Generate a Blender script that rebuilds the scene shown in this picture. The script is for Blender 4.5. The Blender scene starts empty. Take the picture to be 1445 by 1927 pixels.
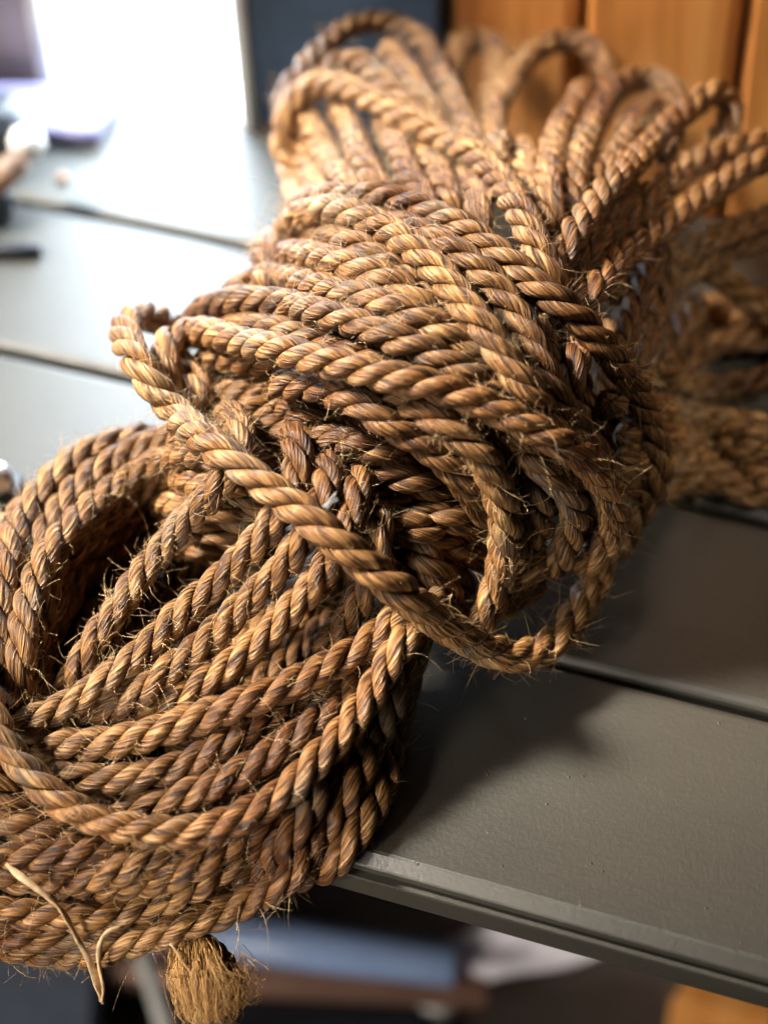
import bpy, math, random
import numpy as np
from mathutils import Vector, Matrix

random.seed(7); RNG = np.random.default_rng(7)
scene = bpy.context.scene
COL = scene.collection

# ------------------------------------------------------------------ camera
F = 3780.0; PITCH = math.radians(47); ROLL = math.radians(2.1); D0 = .84
cf = np.array([0, math.cos(PITCH), -math.sin(PITCH)])
r0 = np.array([1., 0, 0]); u0 = np.array([0, math.sin(PITCH), math.cos(PITCH)])
cr = r0*math.cos(ROLL) - u0*math.sin(ROLL)
cu = u0*math.cos(ROLL) + r0*math.sin(ROLL)
CAM = -cf*D0
def ray(x, y): return cf + cr*(x-722.5)/F - cu*(y-963.5)/F
def at(x, y, z):
    d = ray(x, y); return CAM + d*((z-CAM[2])/d[2])
cam = bpy.data.objects.new('camera', bpy.data.cameras.new('camera')); COL.objects.link(cam)
M = Matrix(((cr[0], cu[0], -cf[0], CAM[0]), (cr[1], cu[1], -cf[1], CAM[1]), (cr[2], cu[2], -cf[2], CAM[2]), (0, 0, 0, 1)))
cam.matrix_world = M
cd = cam.data
cd.sensor_fit = 'VERTICAL'; cd.sensor_height = 24; cd.lens = 24*F/1927.0
cd.clip_start = .02; cd.clip_end = 50
cd.dof.use_dof = True; cd.dof.focus_distance = .735; cd.dof.aperture_fstop = 2.2
scene.camera = cam

# ------------------------------------------------------------------ light
w = bpy.data.worlds.new('World'); scene.world = w; w.use_nodes = True
w.node_tree.nodes['Background'].inputs[0].default_value = (.75, .85, 1, 1)
w.node_tree.nodes['Background'].inputs[1].default_value = .006
def area(name, loc, target, size, power, color, sy=None):
    l = bpy.data.lights.new(name, 'AREA'); l.energy = power; l.color = color; l.size = size
    if sy: l.shape = 'RECTANGLE'; l.size_y = sy
    o = bpy.data.objects.new(name, l); COL.objects.link(o)
    o.location = loc
    o.rotation_euler = (Vector(target)-Vector(loc)).to_track_quat('-Z', 'Y').to_euler()
    return o
area('daylight_from_the_doorway', (-.90, .24, .98), (-.085, .045, .08), .40, 3.0, (1, .92, .81)).data.spread = math.radians(15)
area('added_right_beam', (.55, -.33, .85), (.15, .04, .02), .14, .05, (1, .90, .76)).data.spread = math.radians(14)  # added narrow beam to brighten the right-hand turns, no window behind it
area('added_board_beam', (.14, -.02, 1.1), (.17, .27, .24), .10, .30, (1, .90, .76)).data.spread = math.radians(15)  # added beam that lifts the orange boards, no fixture stands for it
area('added_stack_beam', (-.70, -.72, .50), (-.10, -.20, 0), .2, .17, (1, .90, .76)).data.spread = math.radians(18)  # added beam to brighten the near stack, its source is invented
area('soft_room_light', (-.80, -1.0, .10), (-.05, -.15, -.12), .45, 8, (1, .92, .80))
scene.view_settings.view_transform = 'Standard'; scene.view_settings.look = 'None'
scene.view_settings.exposure = 0; scene.view_settings.gamma = 1

TH = math.radians(-20.5)   # planks' direction
# ------------------------------------------------------------------ helpers
def tag(o, label=None, cat=None, group=None, kind=None):
    if label: o['label'] = label
    if cat: o['category'] = cat
    if group: o['group'] = group
    if kind: o['kind'] = kind
    return o
def empty(name, loc=(0, 0, 0)):
    o = bpy.data.objects.new(name, None); o.empty_display_size = .02; COL.objects.link(o); o.location = loc; return o
def link(name, me, mat, parent=None):
    o = bpy.data.objects.new(name, me); COL.objects.link(o)
    if mat and not me.materials: me.materials.append(mat)
    if parent:
        o.parent = parent
        if parent.type == 'EMPTY' or True:
            o.matrix_parent_inverse = Matrix.Translation(-Vector(parent.location)) if parent.parent is None else Matrix.Identity(4)
    return o
def mesh(name, v, f, smooth=False):
    me = bpy.data.meshes.new(name); me.from_pydata([tuple(map(float, p)) for p in v], [], f); me.update()
    if smooth: me.shade_smooth()
    return me
def fastmesh(name, V, Q, uv=None):
    """V (n,3), Q (m,4) quads, uv (m*4,2)"""
    me = bpy.data.meshes.new(name)
    V = np.ascontiguousarray(V, np.float32); Q = np.ascontiguousarray(Q, np.int32)
    me.vertices.add(len(V)); me.vertices.foreach_set('co', V.ravel())
    me.loops.add(Q.size); me.loops.foreach_set('vertex_index', Q.ravel())
    me.polygons.add(len(Q)); k = Q.shape[1]
    me.polygons.foreach_set('loop_start', np.arange(0, Q.size, k, dtype=np.int32))
    me.polygons.foreach_set('loop_total', np.full(len(Q), k, np.int32))
    if uv is not None:
        l = me.uv_layers.new(name='fibre'); l.data.foreach_set('uv', np.ascontiguousarray(uv, np.float32).ravel())
    me.update(calc_edges=True); me.shade_smooth(); return me

class Nt:
    def __init__(s, name):
        s.m = bpy.data.materials.new(name); s.m.use_nodes = True
        s.t = s.m.node_tree; s.b = s.t.nodes['Principled BSDF']
    def n(s, typ, **kw):
        x = s.t.nodes.new(typ)
        for k, v in kw.items(): setattr(x, k, v)
        return x
    def l(s, a, b): s.t.links.new(a, b)
    def val(s, x, i, v): x.inputs[i].default_value = v
    def ramp(s, fac, stops):
        r = s.n('ShaderNodeValToRGB'); e = r.color_ramp.elements
        while len(e) < len(stops): e.new(.5)
        for q, (p, c) in zip(e, stops): q.position = p; q.color = (*c, 1) if len(c) == 3 else c
        s.l(fac, r.inputs[0]); return r.outputs[0]
    def noise(s, vec, scale, detail=3, rough=.55, dist=0):
        x = s.n('ShaderNodeTexNoise'); x.inputs['Scale'].default_value = scale; x.inputs['Detail'].default_value = detail
        x.inputs['Roughness'].default_value = rough; x.inputs['Distortion'].default_value = dist
        if vec is not None: s.l(vec, x.inputs['Vector'])
        return x.outputs['Fac']
    def mapping(s, vec, scale, rot=(0, 0, 0)):
        x = s.n('ShaderNodeMapping'); x.inputs['Scale'].default_value = scale; x.inputs['Rotation'].default_value = rot
        s.l(vec, x.inputs['Vector']); return x.outputs[0]
    def mix(s, a, b, fac, mode='MIX'):
        x = s.n('ShaderNodeMix', data_type='RGBA', blend_type=mode)
        for i, v in ((0, fac), (6, a), (7, b)):
            if hasattr(v, 'is_linked') or hasattr(v, 'links'): s.l(v, x.inputs[i])
            else: x.inputs[i].default_value = v if i == 0 else (*v, 1)
        return x.outputs[2]
    def math(s, op, a, b):
        x = s.n('ShaderNodeMath', operation=op)
        for i, v in ((0, a), (1, b)):
            if hasattr(v, 'links'): s.l(v, x.inputs[i])
            else: x.inputs[i].default_value = v
        return x.outputs[0]
    def bump(s, h, dist, strength=1, normal=None):
        x = s.n('ShaderNodeBump'); x.inputs['Distance'].default_value = dist; x.inputs['Strength'].default_value = strength
        s.l(h, x.inputs['Height'])
        if normal is not None: s.l(normal, x.inputs['Normal'])
        return x.outputs[0]

def rope_material():
    k = Nt('manila_fibre')
    uv = k.n('ShaderNodeUVMap', uv_map='fibre').outputs[0]
    geo = k.n('ShaderNodeTexCoord').outputs['Object']
    info = k.n('ShaderNodeObjectInfo'); rnd = info.outputs['Random']
    fine = k.noise(k.mapping(uv, (.055, 1.7, 1)), 1, 2, .6)
    yarn = k.noise(k.mapping(uv, (.03, .55, 1)), 1, 2, .5)
    comb = k.math('ADD', k.math('MULTIPLY', fine, .6), k.math('MULTIPLY', yarn, .4))
    col = k.ramp(comb, [(.36, (.013, .005, .0015)), (.445, (.10, .040, .011)), (.54, (.30, .148, .046)), (.67, (.64, .41, .185))])
    patch = k.noise(geo, 13, 3, .55)
    tint = k.ramp(patch, [(.32, (.55, .40, .30)), (.5, (.92, .88, .84)), (.68, (1.15, 1.15, 1.12))])
    col = k.mix(col, tint, 1.0, 'MULTIPLY')
    rt = k.ramp(rnd, [(0, (.93, .92, .91)), (.5, (1, 1, 1)), (1, (1.05, 1.05, 1.04))])
    col = k.mix(col, rt, 1.0, 'MULTIPLY'); col = k.mix(col, info.outputs['Color'], 1.0, 'MULTIPLY')
    grime = k.ramp(k.noise(geo, 26, 4, .6), [(.56, (0, 0, 0)), (.72, (1, 1, 1))])
    col = k.mix(col, (.17, .135, .095), k.math('MULTIPLY', grime, .7))
    k.l(col, k.b.inputs['Base Color'])
    k.l(k.ramp(fine, [(.3, (.62,)*3), (.7, (.36,)*3)]), k.b.inputs['Roughness'])
    k.val(k.b, 'Specular IOR Level', .45)
    nb = k.bump(comb, .0028, 1)
    k.l(nb, k.b.inputs['Normal'])
    return k.m
def plain(name, col, rough=.5, metal=0, noise_amt=.12, nscale=60, spec=.5, bump=0):
    k = Nt(name); g = k.n('ShaderNodeTexCoord').outputs['Object']
    nz = k.noise(g, nscale, 4, .6)
    a = tuple(c*(1-noise_amt) for c in col); b = tuple(min(1, c*(1+noise_amt)) for c in col)
    k.l(k.ramp(nz, [(.3, a), (.7, b)]), k.b.inputs['Base Color'])
    k.val(k.b, 'Roughness', rough); k.val(k.b, 'Metallic', metal); k.val(k.b, 'Specular IOR Level', spec)
    if bump: k.l(k.bump(nz, bump), k.b.inputs['Normal'])
    return k.m
def paint_material():
    k = Nt('grey_painted_wood'); g = k.n('ShaderNodeTexCoord').outputs['Object']
    rnd = k.n('ShaderNodeObjectInfo').outputs['Random']
    big = k.noise(g, 9, 4, .6); brush = k.noise(k.mapping(k.mapping(g, (1, 1, 1), (0, 0, -TH)), (22, 330, 60)), 1, 3, .6)
    grit = k.noise(g, 520, 3, .7); specks = k.n('ShaderNodeTexVoronoi', feature='F1'); specks.inputs['Scale'].default_value = 150
    k.l(g, specks.inputs['Vector'])
    base = k.ramp(big, [(.3, (.026, .0232, .0165)), (.7, (.038, .0345, .025))])
    base = k.mix(base, k.ramp(brush, [(.35, (.90,)*3), (.65, (1.05,)*3)]), .7, 'MULTIPLY')
    sp = k.ramp(specks.outputs['Distance'], [(.045, (1, 1, 1)), (.09, (0, 0, 0))])
    sel = k.ramp(k.noise(g, 60, 2), [(.50, (0, 0, 0)), (.56, (1, 1, 1))])
    spk = k.math('MULTIPLY', sp, sel)
    base = k.mix(base, (.025, .021, .016), k.math('MULTIPLY', spk, .75))
    k.l(base, k.b.inputs['Base Color'])
    k.l(k.ramp(grit, [(.3, (.42,)*3), (.7, (.55,)*3)]), k.b.inputs['Roughness']); k.val(k.b, 'Specular IOR Level', 1.0)
    h = k.math('ADD', k.math('MULTIPLY', grit, .6), k.math('MULTIPLY', brush, .2))
    h = k.math('ADD', h, k.math('MULTIPLY', spk, 1.6))
    k.l(k.bump(h, .0004, .8), k.b.inputs['Normal'])
    return k.m
def board_material(name, c1, c2, c3, rough=.42):
    k = Nt(name); g = k.n('ShaderNodeTexCoord').outputs['Object']
    grain = k.noise(k.mapping(g, (45, 45, 3)), 1, 5, .65, .6)
    k.l(k.ramp(grain, [(.3, c1), (.5, c2), (.72, c3)]), k.b.inputs['Base Color'])
    k.val(k.b, 'Roughness', rough); k.l(k.bump(grain, .0006), k.b.inputs['Normal'])
    return k.m

ROPE = rope_material()
HAIR = plain('loose_fibre', (.50, .335, .165), .5, noise_amt=.45, nscale=90)
CORE = plain('heart_yarn', (.10, .055, .02), .8)
RAFFIA = plain('flat_palm_fibre', (.46, .31, .17), .7, noise_amt=.45, nscale=300, bump=.0003)
PAINT = paint_material()

# (bench frame) along = plank direction, nrm = across the planks (towards the back)
along = np.array([math.cos(TH), math.sin(TH), 0]); nrm = np.array([-math.sin(TH), math.cos(TH), 0])
UP = np.array([0, 0, 1.])
def bench_pt(a, o, z): return along*a + nrm*o + UP*z

# ------------------------------------------------------------------ bench
def prism(name, prof, a0, a1, mat, parent, nseg=1):
    """profile in (offset, z), swept along the plank direction"""
    n = len(prof); V = []; Fc = []
    for i in range(nseg+1):
        a = a0+(a1-a0)*i/nseg
        V += [bench_pt(a, o, z) for o, z in prof]
    for i in range(nseg):
        for j in range(n):
            q = i*n; Fc.append((q+j, q+(j+1) % n, q+n+(j+1) % n, q+n+j))
    Fc.append(tuple(reversed(range(n)))); Fc.append(tuple(nseg*n+j for j in range(n)))
    me = mesh(name, V, Fc); return link(name, me, mat, parent)
def board_profile(o0, o1, z0, z1, rad=.003, k=4):
    pts = []
    for cx, cz, s in ((o1-rad, z1-rad, 0), (o0+rad, z1-rad, 90), (o0+rad, z0+rad, 180), (o1-rad, z0+rad, 270)):
        for i in range(k+1):
            t = math.radians(s+90*i/k); pts.append((cx+rad*math.cos(t), cz+rad*math.sin(t)))
    return pts
bench = tag(empty('slatted_bench', tuple(bench_pt(0, .03, -.7))), 'grey painted wooden bench of wide planks carrying the rope hank', 'bench')
A0, A1 = -.75, .62
edges = [-.1588, -.0549, .0432, .1447, .234]
for i in range(4):
    g = .0020
    prof = board_profile(edges[i]+(g if i else 0), edges[i+1]-g, -.022, 0, .0042)
    if i == 0:   # nosing: wide chamfer at the front, as the photo shows
        prof = [(p, z) for p, z in prof if p > edges[0]+.02]
        prof = prof[:5] + [(edges[0], 0), (edges[0]-.0012, -.0004), (edges[0]-.0048, -.0040), (edges[0]-.0052, -.0048), (edges[0]-.0052, -.0075), (edges[0]-.0035, -.0078), (edges[0]-.0035, -.0100), (edges[0]-.0066, -.0102), (edges[0]-.0068, -.0112), (edges[0]-.0060, -.022)] + prof[5:]
    prism('plank', prof, A0, A1, PAINT, bench)
for a in (-.55, .5):   # cross bearers and legs out of the frame
    V0 = []
    for sgn in (0,):
        prism('bearer', board_profile(-.12, .2, -.068, -.0225, .003), a, a+.05, PAINT, bench)
    for o in (-.12, .15):
        prism('leg', board_profile(o, o+.05, -.7, -.0685, .003), a+.001, a+.049, PAINT, bench)

# ------------------------------------------------------------------ rope paths (photo pixels, depth layer)
R = .0065
def rad_of(i): return {'crossing_line': .0067, 'wrapping_turn': .0061, 'loop_turn': .0060}.get(PATHS[i][0], .0057)
ANCH = """510,490,75 370,610,75 310,640,80 237,615,85 600,400,115 650,360,112 720,450,130 800,510,135 900,600,130 1000,720,118
1050,800,105 1130,900,75 1145,1000,45 1125,1050,28 460,570,105 520,670,112 650,690,122 800,730,122 950,780,112 400,700,90 500,740,100
600,780,105 700,850,102 800,900,92 880,950,80 950,1000,62 960,1080,45 910,1190,22 1020,545,125 1080,590,118 1170,710,95 1215,850,60
1205,930,35 1180,1010,13 275,704,95 389,834,98 459,879,98 600,990,93 750,1118,70 870,1205,36 970,1246,15 1060,1200,13 1110,1100,18
480,860,90 700,950,85 500,1020,72 300,1230,46 100,1330,36 600,1100,66 400,1280,42 330,825,62 200,850,55 100,950,52 40,1100,48 30,1250,38
450,1330,42 600,1250,48 700,1200,48 770,1180,48 650,1380,28 740,1400,8 700,1560,8 600,1660,-6 300,1440,27 200,1540,15 300,1580,13
450,1550,17 550,1480,22 100,1650,0 300,1680,-4 500,1640,-3 200,1760,-22 400,1730,-19 0,1770,-25 0,1500,16 830,200,97 950,400,128
700,240,105 600,150,95 545,250,75 570,380,66 700,50,88 900,80,80 1080,80,80 1220,140,85 1100,450,118 1200,300,112 1340,160,100 1445,300,92
1300,380,98 1150,530,106 1240,780,32 1445,810,27 1445,940,7 1240,905,12 1250,650,60 1346,729,20 1360,560,60 -60,1400,30 -120,1500,15
-110,1250,35 1620,330,75 1690,480,55 1680,640,35 1600,770,20 900,290,112 1060,250,108"""
A = np.array([[float(q) for q in s.split(',')] for s in ANCH.split()])
ax = A[:, :2]/500.; az = A[:, 2]/1000.
def tps(r2): return np.where(r2 > 0, .5*r2*np.log(np.maximum(r2, 1e-12)), 0)
n_ = len(ax); K = tps(((ax[:, None]-ax[None])**2).sum(-1)) + np.eye(n_)*.004
Pm = np.c_[np.ones(n_), ax]; S = np.block([[K, Pm], [Pm.T, np.zeros((3, 3))]])
wts = np.linalg.solve(S, np.r_[az, np.zeros(3)])
def base_height(x, y):
    q = np.array([x, y])/500.; return float(tps(((ax-q)**2).sum(-1)) @ wts[:n_] + wts[n_:] @ np.array([1, *q]))
LAYER = .0118
def to3d(p):
    x, y = p[0], p[1]; L = p[2] if len(p) > 2 else 0
    P = at(x, y, base_height(x, y)); d = ray(x, y); d = d/np.linalg.norm(d)
    return P + d*L*LAYER

def P(s):
    return [tuple(float(q) for q in t.split(',')) for t in s.split()]
PATHS = []   # (name, points, opts)
def rope(name, s, **k): PATHS.append((name, P(s) if isinstance(s, str) else s, k))

# the lead line thrown diagonally over the hank
rope('crossing_line', """380,640,2.2 345,628,1.2 312,606,.3 285,594,0 258,587 238,596 231,617 240,650 258,682 282,715 324,772 389,832 459,881 529,935 603,993 678,1056 753,1115
828,1170 887,1206 925,1230 973,1245 1020,1232 1058,1200 1088,1152 1110,1105 1124,1060 1132,1015,.8 1125,970,2""", top=1, tint=1.15)
# wraps round the middle
rope('wrapping_turn', "575,412,1 605,392,.2 643,381 683,372 727,375 771,389 814,407 858,424 893,446 930,475 975,508 1020,543 1065,578 1105,615 1140,655 1170,700 1192,750 1208,805 1217,860 1212,910 1200,955 1187,995 1175,1030 1160,1052,.8", wrap=1, lift=-.6, tint=.8)
rope('wrapping_turn', "700,405,.9 750,418,.4 800,439,.1 843,462 887,491 925,527 960,570 985,615 1008,665 1030,715 1050,765 1072,815,.3 1090,860,.9 1095,910,1.6", wrap=1)
rope('wrapping_turn', "508,545,1.1 510,512,.3 518,480 532,448 558,424 596,410 640,408 683,418 727,436 771,462 808,494 843,529 875,570 899,602 934,655 975,715 1010,765 1040,805,.6 1060,850,1.6 1068,900,2.4", wrap=1, lift=-.9, tint=1.15)
rope('wrapping_turn', "500,540,1.2 512,505,.6 540,475,.2 576,459 617,453 660,462 707,477 742,491,.3 771,514,.5 800,541,.6 829,570,.7 860,610,.8 890,660,1 920,710,1.3", wrap=1)
rope('wrapping_turn', "465,565,1.2 475,540,.5 495,514 532,494 576,482 620,485 654,506 695,517 730,529 759,545 785,570,.3 815,602,.6 850,640,.9 885,690,1.2", wrap=1)
rope('wrapping_turn', "418,600,1.4 430,572,.7 450,555,.2 480,538 518,526 561,526 602,541 649,552 692,564 736,575 777,590 814,613 849,634 881,654 905,674 932,698 957,728,.4 978,765,1", wrap=1)
rope('wrapping_turn', "345,650,1.4 355,622,.7 375,600 404,582 440,570 480,570 515,573 561,581 611,593 660,607 713,619 765,637 808,657 852,680 887,700 922,724 955,750,.3 990,785,.9 1020,830,1.6", wrap=1)
rope('wrapping_turn', "372,640,1.6 400,618,1.2 450,606,1 505,612,.9 560,627,.8 611,643,.8 660,657,.8 713,676,.8 765,695,.9 820,712,1 880,735,1.3", wrap=1)
rope('wrapping_turn', "350,730,1.8 328,702,1 308,674,.4 304,650 325,632 360,628 400,634 440,641 480,648 524,657 576,671 625,686 683,698 736,706 785,718 843,732 887,748 934,770 985,793 1030,815 1072,838 1105,866 1132,900 1148,940 1152,985 1142,1022 1116,1050,.3 1082,1068,.9", wrap=1, lift=-.8, tint=1.1)
rope('wrapping_turn', "520,712,1.4 565,720,.8 616,733,.2 667,753 710,774 748,796 790,824 831,857 865,893 889,926 906,956,.4 917,985,1.1", wrap=1)
rope('wrapping_turn', "700,735,1.4 745,752,1 790,772,.5 837,797 878,822 912,855 931,893 942,932 950,968 953,1004 950,1037 946,1065 939,1098 931,1128 920,1153 908,1180,.2 890,1200,.9", wrap=1, lift=-.6)
rope('wrapping_turn', "860,778,1.6 900,800,1 934,825,.8 955,862,.8 966,900,.9 972,945,1.2 970,990,1.5", wrap=1)
rope('wrapping_turn', "900,790,1 960,822,.7 1012,853,.5 1048,880,.3 1068,907,.1 1082,940 1086,975 1076,1010 1055,1040,.2 1028,1064,.7", wrap=1)
rope('wrapping_turn', "950,815,1.6 985,865,1 1010,918,.8 1020,970,.7 1016,1010,.7 1003,1042,.8 985,1065,1", wrap=1)
rope('wrapping_turn', "1060,800,1.4 1090,840,1 1115,885,.8 1120,940,.9 1118,985,.9 1108,1025,.9 1085,1050,1.1", wrap=1)
rope('wrapping_turn', "335,735,1.8 350,700,1.2 385,680,1 440,676,1 520,690,1.1 600,712,1.3 680,740,1.6", tint=.9)
rope('wrapping_turn', "470,520,1.6 505,505,1 560,505,1 620,520,1 690,545,1 760,575,1.1 830,620,1.4")
# shaded turns seen inside the mouth of the wrap; darker tint paints in their shade
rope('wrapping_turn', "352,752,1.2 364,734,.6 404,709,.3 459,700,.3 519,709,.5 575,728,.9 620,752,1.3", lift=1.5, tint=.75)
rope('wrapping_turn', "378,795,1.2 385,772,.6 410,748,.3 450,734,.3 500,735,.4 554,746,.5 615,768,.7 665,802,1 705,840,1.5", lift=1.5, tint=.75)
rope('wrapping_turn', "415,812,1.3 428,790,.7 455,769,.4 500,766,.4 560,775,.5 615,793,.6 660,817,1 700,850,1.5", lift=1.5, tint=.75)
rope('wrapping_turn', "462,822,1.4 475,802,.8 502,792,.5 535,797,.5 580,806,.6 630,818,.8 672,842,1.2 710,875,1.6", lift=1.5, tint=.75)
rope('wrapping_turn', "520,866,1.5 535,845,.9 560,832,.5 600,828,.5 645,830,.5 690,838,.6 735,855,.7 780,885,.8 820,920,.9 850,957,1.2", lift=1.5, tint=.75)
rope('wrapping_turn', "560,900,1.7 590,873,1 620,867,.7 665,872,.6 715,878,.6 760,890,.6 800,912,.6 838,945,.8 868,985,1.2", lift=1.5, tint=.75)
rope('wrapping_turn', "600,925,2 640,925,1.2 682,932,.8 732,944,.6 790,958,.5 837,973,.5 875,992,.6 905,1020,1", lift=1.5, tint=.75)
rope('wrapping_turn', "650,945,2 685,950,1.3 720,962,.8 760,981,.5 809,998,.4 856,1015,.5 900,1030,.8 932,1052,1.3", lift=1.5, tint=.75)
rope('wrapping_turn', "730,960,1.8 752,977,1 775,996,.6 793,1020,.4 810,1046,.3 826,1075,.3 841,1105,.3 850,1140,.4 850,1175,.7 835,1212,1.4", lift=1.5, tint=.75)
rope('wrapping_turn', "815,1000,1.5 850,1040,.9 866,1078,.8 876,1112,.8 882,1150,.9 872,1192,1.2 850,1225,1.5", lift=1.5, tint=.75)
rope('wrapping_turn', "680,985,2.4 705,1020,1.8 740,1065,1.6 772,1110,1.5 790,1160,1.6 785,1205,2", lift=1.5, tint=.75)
# knotty bits low on the side
rope('wrapping_turn', "930,1100,1 960,1088,.5 990,1078,.4 1022,1062,.4 1050,1046,.6 1075,1030,1.2")
rope('wrapping_turn', "920,1155,1 945,1140,.4 965,1118,.3 995,1098,.4 1020,1085,.9")
rope('wrapping_turn', "985,545,1.4 990,570,.9 1003,610,.8 1022,650,.9 1045,690,1 1070,730,1.3")
rope('wrapping_turn', "1105,580,1.6 1085,625,1 1075,670,.9 1060,710,1 1055,750,1.2 1075,800,1.8")
rope('wrapping_turn', "330,655,1.4 342,688,.7 358,728,.9 380,775,1.4")

# loops at the open end: upper rim, then off the frame and back through the stack
rope('loop_turn', "470,835,2.6 410,822,1.5 358,818,.5 305,830 249,845 205,866 166,892 133,925 100,970 72,1015,.1 50,1062,.4 35,1120,.9 25,1190,1.2 20,1270,1.6 10,1360,2 20,1430,2.2 83,1446,1 116,1456,.3 166,1466 221,1470 277,1465 327,1453 374,1431 411,1405 442,1380,.2 483,1357,.6 530,1332,1 580,1305,1.5 640,1280,2")
rope('loop_turn', "300,818,2 250,825,1.2 200,836,.6 155,850 116,882 80,925 50,970 28,1020 15,1075 4,1130 -8,1200 -25,1290 -60,1400 -80,1500 -75,1590 -50,1640 -20,1655 14,1652 55,1650 111,1655 155,1656 194,1647 235,1633 277,1613 340,1598,.4 400,1580,.9 450,1555,1.5")
rope('loop_turn', "520,880,2.8 470,860,2.2 420,852,1.2 388,852,.6 332,858,.1 291,871 249,896 210,921 177,946 138,979 105,1010 83,1043 66,1079 53,1112 42,1145 38,1178 33,1213 29,1246 28,1279,.1 33,1310,.5 55,1350,1.4 110,1385,1.8 200,1400,1.8 300,1370,2", lift=-.2)
rope('loop_turn', "150,870,1.6 95,915,1.2 55,950,.8 22,978,.5 0,1015,.5 -16,1070,.5 -40,1180,.4 -80,1300 -125,1440 -130,1580 -100,1680 -50,1720 14,1720 55,1718 111,1727 150,1726 199,1717 249,1708 299,1699 346,1675 393,1647 432,1622,.1 470,1595,.4 510,1560,.8 550,1520,1.3")
rope('loop_turn', "240,900,2 150,950,1.8 80,1010,1.6 20,1080,1.5 -30,1160,1 -80,1270,.5 -130,1400 -170,1530 -150,1660 -100,1730 -40,1745 28,1757 83,1764 138,1764,.2 200,1755,.6 270,1735,1 340,1715,1.4 400,1690,1.8")
# the bright near loop
rope('loop_turn', "60,1040,2 20,1100,1.6 -15,1180,1.2 -32,1260,.6 -28,1320,.1 -8,1372 14,1412 42,1447 78,1483 125,1519 180,1548 235,1563 291,1568 346,1570 396,1562 436,1552 483,1531 519,1507 555,1474 594,1435 625,1402 655,1368 685,1325 708,1285 728,1245,.1 748,1208,.3 770,1170,1", lift=-.7, tint=1.2)
# spokes fanning from the wrap's mouth into the oval
rope('loop_turn', "430,775,2 447,790,1.2 458,815,.6 455,850,.9 440,885,.8 418,910,.3 396,932 357,971 318,1018 277,1066 249,1107 216,1150 190,1185 170,1215,.1 150,1254,.3 130,1290,1 110,1340,1.8 110,1400,2.4")
rope('loop_turn', "560,810,2.4 574,840,1.3 576,870,.8 566,905,.8 548,940,1 528,975,.6 505,1000,.1 478,1022 442,1062 414,1097 379,1119 341,1150 299,1196 263,1234 221,1271 180,1301 133,1328,.1 90,1348,.4 45,1366,1 0,1380,1.6 -50,1400,1.6")
rope('loop_turn', "600,830,2.4 617,870,1.4 618,905,.9 606,945,.9 590,985,1 572,1025,.6 544,1055,.1 510,1090 472,1130 436,1160 408,1190 385,1213 343,1247 305,1279 266,1309,.3 227,1330,.7 180,1348,1.3 120,1365,2")
rope('loop_turn', "690,880,2.4 680,910,1.4 668,935,.9 655,968,.8 645,1010,1 625,1060,.5 594,1097 566,1128 533,1164 502,1198 466,1230 428,1257 388,1286 346,1314,.1 310,1337,.5 263,1352,1.1 200,1365,1.8")
rope('loop_turn', "700,940,2 714,975,1.1 718,1010,1 710,1050,1.2 695,1100,1.5 672,1145,1.7 640,1195,1.9 590,1230,2.2")
# the stack of the near rim
rope('loop_turn', "830,1125,1.6 800,1145,.8 770,1170,.2 735,1196 704,1214 657,1236 610,1257 566,1280 519,1303 469,1321 422,1339 374,1352 318,1372 263,1387 208,1400 152,1407,.3 97,1400,.8 45,1388,1.4 -20,1370,2")
rope('loop_turn', "790,1165,1.3 755,1205,.5 718,1247,.1 680,1285 635,1324 594,1357 549,1393 511,1422 469,1447 428,1467 388,1482 346,1502 291,1515,.2 235,1520,.5 180,1520,1 110,1500,1.6 40,1470,2")
rope('loop_turn', "790,1180,1.3 765,1225,.6 742,1280,.3 718,1340,.1 690,1405 662,1452 640,1500 612,1545 585,1585 555,1628 520,1662 475,1692 430,1714 370,1735 313,1752 263,1765 208,1778 150,1788,.2 90,1792,.6 20,1785,1.2 -60,1770,1.6")
rope('loop_turn', "785,1200,1.4 765,1250,.8 752,1300,.3 745,1343 738,1385 734,1420 728,1460 715,1505 693,1543 663,1579 627,1607 588,1632 550,1652,.4 510,1668,1.1 450,1682,1.8 370,1692,2.2 280,1700,2.4 190,1700,2.6")
rope('loop_turn', "745,1240,.8 715,1300,.5 690,1345,.4 668,1392,.4 640,1438,.3 615,1475,.2 595,1515 572,1557 546,1596 512,1630,.2 475,1658,.6 430,1680,1.1 370,1700,1.6 290,1712,2 200,1716,2.2")
rope('loop_turn', "540,1510,1.2 491,1548,.5 455,1576,.3 425,1597,.1 374,1616 327,1638 285,1656 244,1668,.1 190,1678,.4 120,1682,.9 40,1690,1.4")
rope('loop_turn', "400,1585,1.4 330,1590,.7 270,1593,.3 210,1598,.1 155,1602 97,1608 42,1614 0,1619 -40,1612 -95,1570 -120,1480,.4 -110,1380,.8")
rope('loop_turn', "260,1585,1.4 200,1580,.8 150,1572,.4 97,1564,.1 55,1556 14,1550 -30,1535 -80,1480 -95,1400,.4 -80,1310,.9")
rope('loop_turn', "170,1540,1.5 110,1526,.8 60,1520,.4 17,1511,.2 -25,1490 -55,1440,.1 -60,1370,.5")
# dark turns at the back of the oval

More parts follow.
